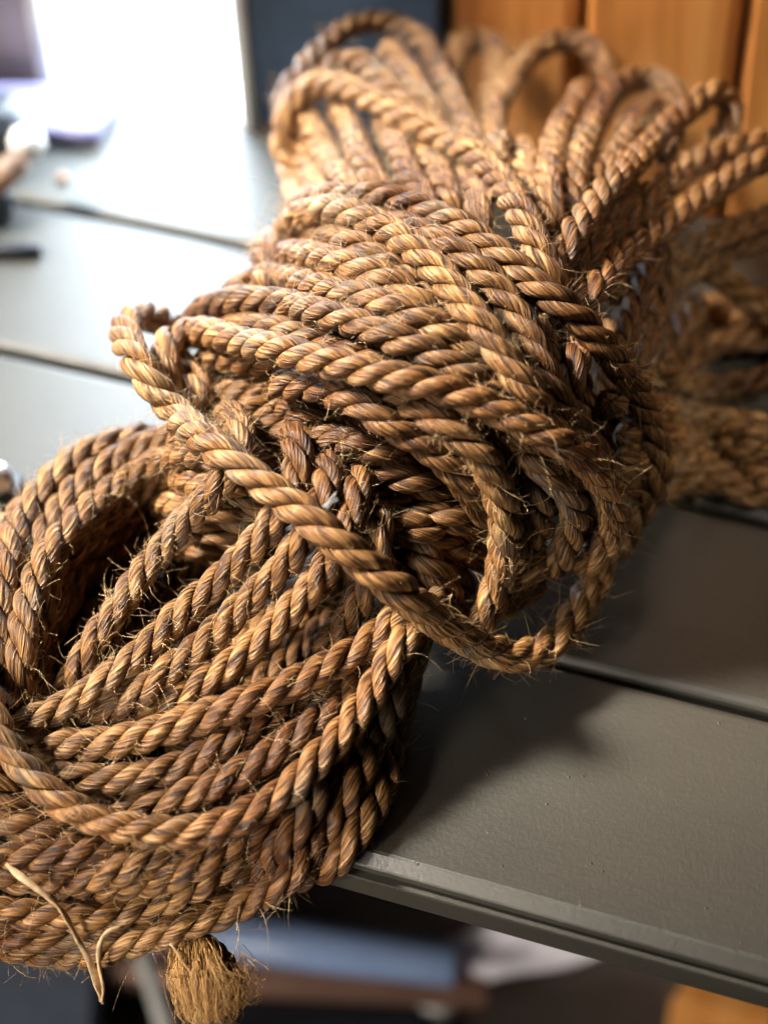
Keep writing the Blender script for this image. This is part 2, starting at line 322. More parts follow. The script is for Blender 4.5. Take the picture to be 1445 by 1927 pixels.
# loops at the far end of the hank
rope('loop_turn', "560,300,2 545,250,1.4 548,205,.8 556,172,.4 568,145 589,107 616,78 645,55 676,41 708,37 739,41 770,55 795,78 812,100 827,128 842,161 856,194 871,223 889,250,.1 908,277,.4 935,315,1.2 960,360,1.8", lift=.0)
rope('loop_turn', "620,420,1.6 585,395,.6 560,352 548,311 542,269 540,228 548,192 568,165 598,150 629,151 662,165 697,187 728,208 761,228 800,250 845,268 889,290 925,318 948,346 968,377 985,415 1005,455 1025,495 1040,530,.5 1060,580,1.4", lift=-.8)
rope('loop_turn', "596,190,1.6 600,150,.9 610,122,.4 632,106 662,104 693,124 718,151 745,178 770,199,.3 795,222,.6 830,255,1.1 870,300,1.6")
rope('loop_turn', "555,180,1.4 563,205,.8 579,230 593,255 612,286 629,317 649,342 672,362,.5 705,390,1.2")
rope('loop_turn', "560,235,1.6 568,262,.6 573,290 577,321 585,352 598,379,.4 620,410,1.2")
rope('loop_turn', "630,190,1.7 642,215,1 656,240,.6 670,269 679,300 687,327 696,350,.5 715,385,1.2")
rope('loop_turn', "715,215,1.8 733,248,1 749,279 760,311 774,338 790,362,.5 815,395,1.2")
rope('loop_turn', "775,255,1.8 800,294,.7 822,317,.5 836,344,.5 852,371,.7 875,405,1.3")
rope('loop_turn', "865,290,1.7 880,330,.8 884,363,.7 892,396,.7 910,440,1.2")
rope('loop_turn', "720,90,1.2 750,110,1 775,150,1 800,190,1.1 830,225,1.4")
rope('loop_turn', "965,380,1.8 935,330,1.2 922,290,.6 920,250,.2 927,217 939,186 958,153 975,128 995,103 1018,84 1045,72 1075,68 1105,76 1128,97 1138,130,.4 1132,165,1 1110,200,1.8 1080,240,2.4")
rope('loop_turn', "870,200,2 850,160,1.5 848,125,1.2 858,97,.9 875,75,.8 898,64,.8 921,74,.8 936,97,.8 940,125,1.1 930,165,1.6 925,220,2.2")
rope('loop_turn', "1080,480,1.4 1052,440,.6 1057,402 1067,362 1077,335 1087,301 1098,273 1108,246 1121,222 1138,187 1158,162 1185,146 1215,140 1242,152,.1 1262,172,.5 1272,200,1.1 1265,250,1.8 1240,300,2.4")
rope('loop_turn', "1080,480,1.6 1060,450,.8 1044,409,.1 1034,375 1027,342 1030,308 1037,278 1047,251 1065,222,.1 1083,200,.4 1105,180,.9 1130,170,1.5")
rope('loop_turn', "980,270,1.5 990,297,.6 998,320,.5 1006,352,.6 1018,392,.8 1035,440,1.4")
rope('loop_turn', "1245,190,1.4 1217,202,.6 1196,224,.3 1177,254,.2 1164,288,.2 1151,318,.2 1138,347,.3 1122,382,.6 1105,420,1.2")
rope('loop_turn', "1035,550,1.5 1048,505,.5 1061,468 1077,439 1098,415 1124,385 1148,355 1175,325 1202,295 1228,263 1260,232 1289,206 1320,184 1346,164 1364,156,.2 1380,172,.8 1384,208,1.4 1372,245,2 1340,275,2.4", lift=-.7, tint=1.1)
rope('loop_turn', "1190,340,1 1172,365,.4 1150,395,.2 1128,430,.1 1105,470 1086,508 1070,545,.5 1060,590,1.3")
# two high loops to the right come back along the planks
rope('loop_turn', "1080,610,1.4 1092,572,.5 1106,550,.1 1128,524 1148,500 1178,476 1218,449 1255,419 1296,389 1339,358 1376,329 1413,307 1443,298 1490,292 1560,305 1640,365 1690,470 1685,600 1630,710 1550,780 1480,812 1413,806 1363,796 1312,783 1262,770 1225,763,.1 1190,757,.6 1150,752,1.4", lift=-.5, tint=1.05)
rope('loop_turn', "1105,520,1.6 1130,470,.9 1155,436,.5 1170,410,.3 1195,385,.3 1239,355,.3 1279,325,.3 1322,298,.3 1363,281,.3 1400,274,.3 1445,272,.3 1510,272,.3 1590,310,.3 1660,400,.4 1700,510,.5 1690,660,.4 1620,790,.2 1530,860 1445,868 1390,860 1331,849 1290,841 1249,834 1205,832,.5 1160,835,1.2")
rope('loop_turn', "1150,560,2 1190,528,1.7 1240,498,1.6 1300,468,1.6 1360,440,1.5 1420,415,1.5 1490,395,1.4 1570,400,1.3 1640,470,1.2 1660,600,1 1630,760,.6 1560,870,.2 1445,908 1350,889 1272,877 1195,873,.4 1150,872,1")
rope('loop_turn', "1170,600,2.8 1230,550,2.6 1300,505,2.5 1370,470,2.4 1440,445,2.4 1520,450,2.2 1600,540,1.8 1620,700,1.2 1580,880,.5 1500,945,.1 1445,943 1390,930 1331,918 1249,906 1190,895,.2 1140,888,.9 1090,880,2")
rope('loop_turn', "1200,440,1.8 1240,465,.9 1228,500,.6 1212,530,.5 1196,565,.5 1182,602,.6 1172,645,.9 1170,690,1.5")
rope('loop_turn', "1245,470,2 1248,510,1.2 1240,555,1 1225,605,1 1208,650,1 1195,692,1.2 1180,740,1.8")
rope('loop_turn', "1230,690,1.6 1262,713,1.2 1310,727,1.2 1350,732,1.2 1400,727,1.2 1445,712,1.2 1500,680,1.4 1540,620,1.8")
rope('loop_turn', "1270,470,3.6 1312,492,3.4 1363,524,3.2 1413,566,3 1470,605,2.8 1530,640,2.6")
rope('loop_turn', "1320,560,2.8 1290,602,2.2 1255,660,2 1225,702,2 1190,745,2.2")
# inner turns that fill the body
rope('inner_turn', "560,560,2.2 640,600,2.2 720,640,2.2 800,690,2.3 880,760,2.4 940,840,2.6 970,930,2.8")
rope('inner_turn', "600,500,2.2 680,540,2.2 760,590,2.2 840,650,2.2 910,730,2.3 970,820,2.4 1000,920,2.6")
rope('inner_turn', "640,440,2 720,480,2 800,540,2 880,610,2 950,690,2.1 1010,780,2.2 1050,880,2.5 1060,970,2.5")
rope('inner_turn', "700,420,2 780,450,2 860,500,2 930,570,1.9 990,650,1.9 1040,730,1.9 1090,820,2.2 1110,920,2.3")
rope('inner_turn', "420,680,2.4 500,700,2.4 580,730,2.4 660,780,2.4 740,840,2.5 820,910,2.5 880,990,2.5")
rope('inner_turn', "440,750,3 520,790,3 600,840,3 680,890,3 760,960,2.8 820,1040,2.6 850,1130,2.5")
rope('inner_turn', "700,380,3 800,420,3 900,470,3 980,540,3 1040,620,3 1090,720,3 1120,820,3")
rope('inner_turn', "560,900,3.4 640,950,3.4 700,1020,3.2 750,1100,3 770,1180,3")
rope('inner_turn', "520,1625,2.2 460,1640,2.2 390,1662,2.2 300,1680,2 200,1690,2 100,1690,2 0,1690,2")
rope('inner_turn', "700,1300,1.8 630,1370,1.8 550,1430,1.9 460,1480,2 360,1510,2.2 250,1520,2.4 140,1500,2.6 50,1450,2.6")
rope('inner_turn', "740,1230,1.6 660,1300,2 570,1350,2.2 470,1390,2.4 360,1410,2.6 250,1430,2.8 150,1440,3")
rope('inner_turn', "1150,600,3 1140,680,3 1150,760,2.6 1170,830,2 1200,870,1.4")

for L, ks in ((3.6, range(-3, 4)), (5.0, range(-3, 4)), (6.6, range(-2, 3))):
    for k_ in ks:   # the hank's own long turns under the wrapping
        cx, cy = 78*k_, 40*k_
        rope('inner_turn', [(870+cx*.8, 430+cy, L), (810+cx, 540+cy, L), (745+cx, 650+cy, L), (690+cx, 750+cy, L), (640+cx*.95, 850+cy*.9, L), (600+cx*.8, 940+cy*.6, L)])
RIM = "540,930,2.4 480,880,2 420,858,1.2 388,852,.6 332,858,.1 291,871 249,896 210,921 177,946 138,979 105,1010 83,1043 66,1079 53,1112 42,1145 38,1178 33,1213 29,1246 28,1279 34,1320"
for j_ in range(1, 5):    # the coil's wall goes on down below its upper rim
    rope('inner_turn', RIM, dz=-.0125*j_, dx=-.004*j_ if j_ < 3 else -.010)
    rope('inner_turn', "430,850,1.5 358,818,.5 305,830 249,845 205,866 166,892 133,925 100,970 72,1015 50,1062 35,1120 25,1190 15,1260 5,1330", dz=-.0125*j_)
    rope('inner_turn', "250,825,.6 200,836,.6 155,850 116,882 80,925 50,970 28,1020 15,1075 4,1130 -8,1200 -25,1290 -60,1400 -80,1500", dz=-.0125*j_)
for k_ in range(3):   # turns lying under the open oval
    rope('inner_turn', [(430+62*k_, 940+34*k_, 6.6), (350+62*k_, 1000+36*k_, 6.6), (280+66*k_, 1080+32*k_, 6.6), (215+70*k_, 1170+30*k_, 6.6), (170+74*k_, 1270+22*k_, 6), (130+80*k_, 1360+14*k_, 5)])
for k_ in range(3):
    rope('inner_turn', [(735-40*k_, 990, 6.6), (705-44*k_, 1060, 6.8), (665-48*k_, 1130, 6.6), (610-50*k_, 1200, 6), (545-52*k_, 1265, 5.4), (465-54*k_, 1320, 4.6)])
for k_ in range(4):   # turns lying on the planks in the hollow under the high loops
    rope('inner_turn', [(1190, 560+46*k_, 4), (1270, 545+48*k_, 4.6), (1350, 535+48*k_, 5), (1430, 530+48*k_, 5), (1530, 520+50*k_, 4.6)], dz=-.02)

# ------------------------------------------------------------------ 3D curves
def catmull(Pt, step):
    Pt = np.asarray(Pt); out = []
    Q = np.vstack([2*Pt[0]-Pt[1], Pt, 2*Pt[-1]-Pt[-2]])
    for i in range(1, len(Q)-2):
        p0, p1, p2, p3 = Q[i-1:i+3]
        d = [max(1e-6, np.linalg.norm(b-a))**.5 for a, b in ((p0, p1), (p1, p2), (p2, p3))]
        t0, t1 = 0, d[0]; t2 = t1+d[1]; t3 = t2+d[2]
        n = max(2, int(np.linalg.norm(p2-p1)/step)+1)
        t = np.linspace(t1, t2, n, endpoint=False)[:, None]
        a1 = (t1-t)/(t1-t0)*p0+(t-t0)/(t1-t0)*p1; a2 = (t2-t)/(t2-t1)*p1+(t-t1)/(t2-t1)*p2; a3 = (t3-t)/(t3-t2)*p2+(t-t2)/(t3-t2)*p3
        b1 = (t2-t)/(t2-t0)*a1+(t-t0)/(t2-t0)*a2; b2 = (t3-t)/(t3-t1)*a2+(t-t1)/(t3-t1)*a3
        out.append((t2-t)/(t2-t1)*b1+(t-t1)/(t2-t1)*b2)
    out.append(Pt[-1:]); return np.vstack(out)
def resample(C, step):
    s = np.r_[0, np.cumsum(np.linalg.norm(np.diff(C, axis=0), axis=1))]
    n = max(4, int(round(s[-1]/step))+1); t = np.linspace(0, s[-1], n)
    return np.stack([np.interp(t, s, C[:, k]) for k in range(3)], 1)
def smooth(C, it):
    C = C.copy()
    for _ in range(it): C[1:-1] = .5*C[1:-1]+.25*(C[:-2]+C[2:])
    return C
ST = .003
curves = []
for name, pts, o in PATHS:
    lift = o.get('lift', 0)
    q = [(p[0], p[1], (p[2] if len(p) > 2 else 0)+lift) for p in pts]
    if o.get('top'): q = [(x, y, L-.9 if L < .2 else L) for x, y, L in q]
    C3 = [to3d(p)+np.array([o.get('dx', 0), 0, 0]) for p in q]
    if 'dz' in o: C3 = [np.array([p[0], p[1], max(R, p[2]+o['dz'])]) for p in C3]
    curves.append(smooth(resample(catmull(C3, .001), ST), 4))
# relaxation: ropes may touch but not pass through each other
X = np.vstack(curves); rid = np.concatenate([np.full(len(c), i) for i, c in enumerate(curves)]); sid = np.concatenate([np.arange(len(c)) for c in curves])
V = X-CAM; V /= np.linalg.norm(V, axis=1)[:, None]
RAD = np.array([rad_of(q) for q in rid])
ends = [0]; [ends.append(ends[-1]+len(c)) for c in curves]
soft = np.array([PATHS[q][0] == 'inner_turn' for q in rid])
def pairs(rad):
    I, J = [], []
    for a in range(0, len(X), 800):
        d2 = ((X[a:a+800, None]-X[None])**2).sum(-1)
        i, j = np.nonzero(d2 < rad*rad); i += a
        k = (i < j) & ((rid[i] != rid[j]) | (np.abs(sid[i]-sid[j]) > 9)); I.append(i[k]); J.append(j[k])
    return np.concatenate(I), np.concatenate(J)
for it in range(36):
    if it % 6 == 0: I, J = pairs(.019)
    d = X[J]-X[I]; L = np.linalg.norm(d, axis=1); DD = (RAD[I]+RAD[J])*.91; k = (L < DD) & (L > 1e-6)
    i, j, d, L, DD = I[k], J[k], d[k], L[k], DD[k]
    vv = .5*(V[i]+V[j]); sg = np.sign((d*vv).sum(1)); sg[sg == 0] = 1
    dirv = d/L[:, None]*.28 + vv*sg[:, None]; dirv /= np.linalg.norm(dirv, axis=1)[:, None]
    push = dirv*((DD-L)*.30)[:, None]
    wi = np.where(soft[i] & ~soft[j], 1.7, np.where(soft[j] & ~soft[i], .12, 1.))[:, None]; wj = np.where(soft[j] & ~soft[i], 1.7, np.where(soft[i] & ~soft[j], .12, 1.))[:, None]
    mv = np.zeros_like(X); cnt = np.zeros(len(X))
    np.add.at(mv, i, -push*wi); np.add.at(mv, j, push*wj); np.add.at(cnt, i, 1); np.add.at(cnt, j, 1)
    mv /= np.maximum(1, cnt**.6)[:, None]
    X = X + mv
    off = X @ nrm; on = off > -.162
    X[on, 2] = np.maximum(X[on, 2], R)
    low = (~on) & (off > -.162-R-.001) & (X[:, 2] < .004) & (X[:, 2] > -.03)
    X[low] -= nrm*.0006
    if it % 2:
        for a, b in zip(ends[:-1], ends[1:]): X[a:b] = smooth(X[a:b], 1)
curves = [X[a:b] for a, b in zip(ends[:-1], ends[1:])]

# ------------------------------------------------------------------ strands
PITCHLEN = 2*R*2.65; NPROF = 14
def frames(C):
    T = np.gradient(C, axis=0); T /= np.linalg.norm(T, axis=1)[:, None]
    N = np.zeros_like(C); n = np.cross(T[0], [.3, .5, .81]); N[0] = n/np.linalg.norm(n)
    for i in range(1, len(C)):
        n = N[i-1]-T[i]*(N[i-1] @ T[i]); N[i] = n/np.linalg.norm(n)
    return T, N, np.cross(T, N)
def wobble(n, amp, corr):
    x = RNG.normal(size=n+6*corr); k = np.exp(-.5*(np.arange(-3*corr, 3*corr+1)/corr)**2); k /= np.sqrt((k**2).sum())
    return amp*np.convolve(x, k, 'same')[3*corr:3*corr+n]
ALPHA = math.radians(33)
PROF = [(math.radians(d), 1-.32*abs(d/57.5)**2.2) for d in np.linspace(-57.5, 57.5, 12)]
PROF = [(math.radians(-40), .22), (math.radians(-53), .44)] + PROF + [(math.radians(53), .44), (math.radians(40), .22)]
PROFL = [PROF[i] for i in (0, 2, 4, 6, 7, 9, 11, 13, 15)]
def strand_mesh(C, T, N, B, k, th0, low=False, rad=None):
    R_ = rad or R; prof = PROFL if low else PROF
    n = len(C); s = np.r_[0, np.cumsum(np.linalg.norm(np.diff(C, axis=0), axis=1))]
    th = th0 - 2*math.pi*s/(PITCHLEN*R_/R) + 2*math.pi*k/3 + wobble(n, .09, 14)
    e_ = np.clip(np.minimum(s, s[-1]-s)/.007, 0, 1); swell = R_*(1+wobble(n, .035, 9))*(.12+.88*np.sqrt(e_*(2-e_))); lump = wobble(n, .05, 7)
    pd = np.array([p[0] for p in prof]); pr = np.array([p[1] for p in prof]); m = len(prof)
    ang = th[:, None]+pd[None]; rr = swell[:, None]*(pr[None]+lump[:, None]*(pr[None]-.6)*np.cos(pd)[None])
    Vt = C[:, None]+rr[..., None]*(N[:, None]*np.cos(ang)[..., None]+B[:, None]*np.sin(ang)[..., None])
    i = np.arange(n-1)[:, None]*m; j = np.arange(m)[None]; j2 = (j+1) % m
    Q = np.stack([i+j, i+j2, i+m+j2, i+m+j], -1)
    lay = 2*math.pi*.75*R_/(PITCHLEN*R_/R); ls = math.sqrt(1+lay*lay)
    arc = np.r_[0, np.cumsum(np.hypot(np.diff(pr*np.cos(pd)), np.diff(pr*np.sin(pd))))]*R_*1000/ls; arc -= arc.mean()
    u = np.repeat((s*1000*ls)[:, None], m, 1); v = np.repeat(arc[None], n, 0)
    p = u*math.cos(ALPHA)+v*math.sin(ALPHA); q = -u*math.sin(ALPHA)+v*math.cos(ALPHA)
    uvv = np.stack([p+random.random()*400, q+random.random()*400], -1).reshape(-1, 2)
    Q = Q.reshape(-1, 4)
    return Vt.reshape(-1, 3), Q, uvv[Q.ravel()]
def tube(C, N, B, rad, k=6):
    n = len(C); ph = np.arange(k)*2*math.pi/k
    Vt = C[:, None]+rad*(N[:, None]*np.cos(ph)[None, :, None]+B[:, None]*np.sin(ph)[None, :, None])
    i = np.arange(n-1)[:, None]*k; j = np.arange(k)[None]; j2 = (j+1) % k
    return Vt.reshape(-1, 3), np.stack([i+j, i+j2, i+k+j2, i+k+j], -1).reshape(-1, 4)

hank = tag(empty('rope_hank', tuple(at(800, 1000, 0))), 'large hank of three-strand tan manila rope wrapped round its middle on the bench', 'rope')
hair_src = []
for ir, ((name, pts, o), C) in enumerate(zip(PATHS, curves)):
    RR = rad_of(ir)*random.uniform(.97, 1.04)
    far = name == 'inner_turn'
    C = resample(smooth(resample(C, .0025), 2), .0016 if far else .00115)
    C = smooth(C, 6)
    T, N, B = frames(C); th0 = random.random()*6.28
    parts = [strand_mesh(C, T, N, B, k, th0, far, RR) for k in range(3)]
    if far:
        offs = np.cumsum([0]+[len(p[0]) for p in parts])
        me = fastmesh(name, np.vstack([p[0] for p in parts]), np.vstack([p[1]+q for p, q in zip(parts, offs)]), np.vstack([p[2] for p in parts]))
        link(name, me, ROPE, hank)
    else:
        v, q = tube(C[::3], N[::3], B[::3], RR*.34)
        turn = link(name, fastmesh(name, v, q), CORE, hank)
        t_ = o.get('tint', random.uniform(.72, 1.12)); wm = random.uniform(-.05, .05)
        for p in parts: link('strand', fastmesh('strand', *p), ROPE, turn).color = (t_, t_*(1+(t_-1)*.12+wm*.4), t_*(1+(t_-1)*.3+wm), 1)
        hair_src.append((C, T, N, B, RR))

# loose fibres standing off the lay
def fibre_mesh(rows, rad):
    """rows: list of (k,3) polylines -> thin three-sided threads"""
    Vs, Qs, o = [], [], 0
    for Pl, r_ in zip(rows, rad):
        T = np.gradient(Pl, axis=0); T /= np.linalg.norm(T, axis=1)[:, None]+1e-9
        a = np.cross(T, [.31, .52, .79]); a /= np.linalg.norm(a, axis=1)[:, None]+1e-9; b = np.cross(T, a)
        k = len(Pl); taper = np.linspace(1, .45, k)[:, None]*r_
        ring = np.stack([Pl+taper*(a*math.cos(t)+b*math.sin(t)) for t in (0, 2.09, 4.19)], 1).reshape(-1, 3)
        i = np.arange(k-1)[:, None]*3; j = np.arange(3)[None]
        Qs.append(np.stack([i+j, i+(j+1) % 3, i+3+(j+1) % 3, i+3+j], -1).reshape(-1, 4)+o); Vs.append(ring); o += len(ring)
    return fastmesh('loose_fibres', np.vstack(Vs), np.vstack(Qs))
rows, rads = [], []
for C, T, N, B, RR in hair_src:
    n = int(len(C)*5.5)
    fuzz = np.clip(.55+wobble(len(C), .75, 22), .05, 2.2)      # some stretches are furrier than others
    for _ in range(n):
        i = random.randrange(2, len(C)-2)
        if random.random()*1.6 > fuzz[i]: continue
        a = random.random()*6.283; out = N[i]*math.cos(a)+B[i]*math.sin(a)
        tng = -N[i]*math.sin(a)+B[i]*math.cos(a)
        p = C[i]+out*RR*.86
        ln = min(.030, .0025+random.expovariate(1/.0038)); k = 5 if ln < .008 else 8
        d = T[i]*random.choice((-1, 1))*random.uniform(.5, 1.2)+out*random.uniform(.15, .8)+tng*random.uniform(-.6, .6)
        d /= np.linalg.norm(d); curl = RNG.normal(size=3)*.62; Pl = [p]
        for q in range(k-1):
            d = d+curl*.5+RNG.normal(size=3)*.10; d /= np.linalg.norm(d); Pl.append(Pl[-1]+d*ln/(k-1))
        rows.append(np.array(Pl)); rads.append(random.uniform(.00005, .00013))
fz = link('loose_fibres', fibre_mesh(rows, rads), HAIR, hank); fz['kind'] = 'stuff'

# flat palm-fibre strips and the frayed tuft hanging from the stack
def strip(name, pts, width, mat, parent, z_l=-1.2, twist=.6):
    C = resample(catmull([to3d((x, y, z_l if len(q) == 0 else q[0])) for x, y, *q in pts], .001), .002); C = smooth(C, 3)
    T, N, B = frames(C); n = len(C); Vs = []
    for i in range(n):
        a = twist*math.sin(i*.31)+.3*math.sin(i*.9)+.4; wv = N[i]*math.cos(a)+B[i]*math.sin(a); th = np.cross(T[i], wv)*.0004
        w_ = width*(.5+.10*math.sin(i*.5))*min(1, .35+.18*min(i, n-1-i))
        Vs += [C[i]-wv*w_+th, C[i]+th*2.2, C[i]+wv*w_+th, C[i]+wv*w_-th, C[i]-th*.2, C[i]-wv*w_-th]
    Fc = []
    for i in range(n-1):
        for j in range(6): Fc.append((i*6+j, i*6+(j+1) % 6, i*6+6+(j+1) % 6, i*6+6+j))
    Fc += [tuple(range(5, -1, -1)), tuple((n-1)*6+j for j in range(6))]
    return link(name, mesh(name, Vs, Fc, True), mat, parent)
for pts in ([(12, 1626, -.9), (40, 1650), (75, 1676), (108, 1702), (132, 1738), (150, 1775), (168, 1806), (180, 1838), (188, 1872), (196, 1888)],
            [(232, 1742, -.9), (205, 1750), (190, 1768), (186, 1800), (188, 1835), (196, 1865), (190, 1886)],
            [(322, 1775), (345, 1800), (362, 1835), (372, 1870), (370, 1910), (362, 1940)]):
    strip('palm_strip', pts, .0024, RAFFIA, hank)
rows, rads = [], []
def z_at(x, y, z): return at(x, y, z)
for _ in range(560):
    u_ = random.random(); x0 = 338+u_*62+random.gauss(0, 5); side = random.random()
    zz = -.030+random.gauss(0, .006); bx = 338+u_*100+random.gauss(0, 12); yb = 1905+random.gauss(0, 20)-abs(bx-385)*.45
    pl = [at(x0, 1764, -.020), at(x0-8+u_*16+random.gauss(0, 6), 1800+random.gauss(0, 6), zz), at(bx-8+random.gauss(0, 6), 1845+random.gauss(0, 8), zz), at(bx+random.gauss(0, 6), yb-20, zz-.002)]
    if side < .55:      # folds back up, as the unlaid yarns do
        pl += [at(bx+14+random.gauss(0, 8), yb, zz-.004), at(bx+34+random.gauss(0, 9), yb-26, zz-.003), at(min(447, bx+48)+random.gauss(0, 7), yb-62+random.gauss(0, 10), zz-.002)]
    else: pl += [at(bx*.8+.2*390+random.gauss(0, 12), yb+14, zz-.005)]
    rows.append(resample(catmull(pl, .003), .004)); rads.append(random.choice((.00014, .0002, .00032)))
for _ in range(46):
    x0 = 395+random.gauss(0, 34); y0 = 1850+random.gauss(0, 34); a = random.uniform(-.7, 2.8); l_ = random.uniform(.6, 1.6)
    pl = [at(x0, y0, -.027), at(x0+16*l_*math.cos(a), y0+14*l_*math.sin(a), -.026), at(x0+38*l_*math.cos(a), y0+30*l_*math.sin(a)+4, -.029)]
    rows.append(catmull(pl, .003)); rads.append(.0001)
tf = link('frayed_tuft', fibre_mesh(rows, rads), plain('golden_fibre', (.40, .215, .068), .45, noise_amt=.45, nscale=400), hank)
# the strand that loops back into the tuft
C = smooth(resample(catmull([at(362, 1762, -.022), at(388, 1772, -.024), at(412, 1790, -.027), at(430, 1812, -.03), at(441, 1840, -.032), at(440, 1868, -.034), at(424, 1890, -.036)], .001), .001), 4)
T, N, B = frames(C); offs = 0; Vs, Qs, Us = [], [], []
for k in range(3):
    v, q, uvv = strand_mesh(C, T, N, B, k, 0, True, .0032); Vs.append(v); Qs.append(q+offs); Us.append(uvv); offs += len(v)
link('yarn_loop', fastmesh('yarn_loop', np.vstack(Vs), np.vstack(Qs), np.vstack(Us)), ROPE, hank)

# scrap of grey lint caught under the lead line
c0 = to3d((612, 948, -.2)); Vs = []; Fc = []
for i in range(9):
    for j in range(4):
        x = 594+(i*5.0)+j*2; y = 968-i*5.6+j*5.5+random.gauss(0, 1.3)
        Vs.append(to3d((x, y, -.35+random.gauss(0, .06))))
for i in range(8):
    for j in range(3): Fc.append((i*4+j, i*4+j+1, i*4+5+j, i*4+4+j))
lint = link('lint_scrap', mesh('lint_scrap', Vs, Fc, True), plain('grey_lint', (.16, .15, .14), .95, noise_amt=.4, nscale=800), None)
md = lint.modifiers.new('t', 'SOLIDIFY'); md.thickness = .0008
tag(lint, 'small grey scrap of lint caught beside the diagonal crossing line', 'lint')

# ------------------------------------------------------------------ back wall, window, panels
WO = .240     # wall plane, distance across the planks
def on_wall(x, y, o=WO):
    d = ray(x, y); t = (o-CAM @ nrm)/(d @ nrm); return CAM+d*t
def wall_a(x, y): return float(on_wall(x, y) @ along)
def slab(name, a0, a1, z0, z1, o0, o1, mat, parent=None, rad=.002):
    bv = []
    pr = [(a0, z0), (a1, z0), (a1, z1), (a0, z1)]
    c = rad
    prof = [(a0+c, z0), (a1-c, z0), (a1, z0+c), (a1, z1-c), (a1-c, z1), (a0+c, z1), (a0, z1-c), (a0, z0+c)]
    inner = [(a0+c, z0+c), (a1-c, z0+c), (a1-c, z0+c), (a1-c, z1-c), (a1-c, z1-c), (a0+c, z1-c), (a0+c, z1-c), (a0+c, z0+c)]
    Vv = [bench_pt(a, o1, z) for a, z in prof]+[bench_pt(a, o0+c, z) for a, z in prof]+[bench_pt(a, o0, z) for a, z in [(a0+c, z0+c), (a1-c, z0+c), (a1-c, z1-c), (a0+c, z1-c)]]
    Fc = [(i, (i+1) % 8, 8+(i+1) % 8, 8+i) for i in range(8)]
    Fc += [(8, 9, 17, 16), (9, 10, 17), (10, 11, 18, 17), (11, 12, 18), (12, 13, 19, 18), (13, 14, 19), (14, 15, 16, 19), (15, 8, 16), (16, 17, 18, 19), tuple(range(7, -1, -1))]
    return link(name, mesh(name, Vv, Fc), mat, parent)
aw0 = wall_a(82, 60); aw1 = wall_a(478, 120); an1 = wall_a(832, 20); ab1 = wall_a(1090, 0); ab2 = wall_a(1400, 0)
k = Nt('daylight_pane'); k.val(k.b, 'Emission Color', (.74, .88, 1, 1)); k.val(k.b, 'Emission Strength', 26.0); k.val(k.b, 'Base Color', (.8, .8, .8, 1)); PANE = k.m
WHITE = plain('white_paint', (.78, .77, .74), .4)
win = tag(empty('window', tuple(bench_pt((aw0+aw1)/2, WO+.02, .0))), 'bright white overexposed window at the back of the bench', 'window')
slab('pane', aw0+.004, aw1-.008, -.001, .55, WO+.004, WO+.012, PANE, win)
slab('window_frame', aw1-.008, aw1, -.02, .56, WO-.008, WO+.03, WHITE, win)
slab('window_frame', aw0-.006, aw0+.004, -.02, .56, WO-.004, WO+.03, WHITE, win)
slab('sill', aw0+.0041, aw1-.0081, -.02, -.0015, WO-.002, WO+.03, WHITE, win)
NAVY = plain('navy_paint', (.035, .065, .12), .38, noise_amt=.3, nscale=12)
tag(slab('wall_panel', aw1+.0005, an1, -.1, .6, WO-.004, WO+.03, NAVY), 'dark navy panel between the bright window and the orange boards', 'panel')
WOOD = board_material('orange_varnished_wood', (.50, .18, .042), (.80, .33, .085), (.92, .47, .15), .35)
pan = tag(empty('board_wall', tuple(bench_pt((an1+ab2)/2, WO+.03, 0))), 'orange varnished wooden boards standing behind the far loops', 'wall')
bw = [an1+.001, ab1, ab2, ab2+(ab2-ab1), ab2+2*(ab2-ab1), ab2+3*(ab2-ab1)]
for a, b in zip(bw[:-1], bw[1:]): slab('board', a+.0025, b-.0025, -.1, .6, WO, WO+.02, WOOD, pan, .004)
slab('backing', bw[0], bw[-1], -.1, .6, WO+.0205, WO+.03, board_material('dark_joint_wood', (.05, .015, .005), (.09, .03, .008), (.12, .04, .012)), pan)
MAUVE = plain('mauve_paint', (.42, .36, .42), .6, noise_amt=.15, nscale=8)
shut = tag(empty('clapboard', tuple(bench_pt(aw0-.2, WO+.02, 0))), 'pale mauve horizontal boards beside the bright window', 'wall')
for i in range(8): slab('board', aw0-.25, aw0-.0065, -.1+i*.075, -.1+i*.075+.072, WO+.002+.004*(i % 2), WO+.02, MAUVE, shut, .003)

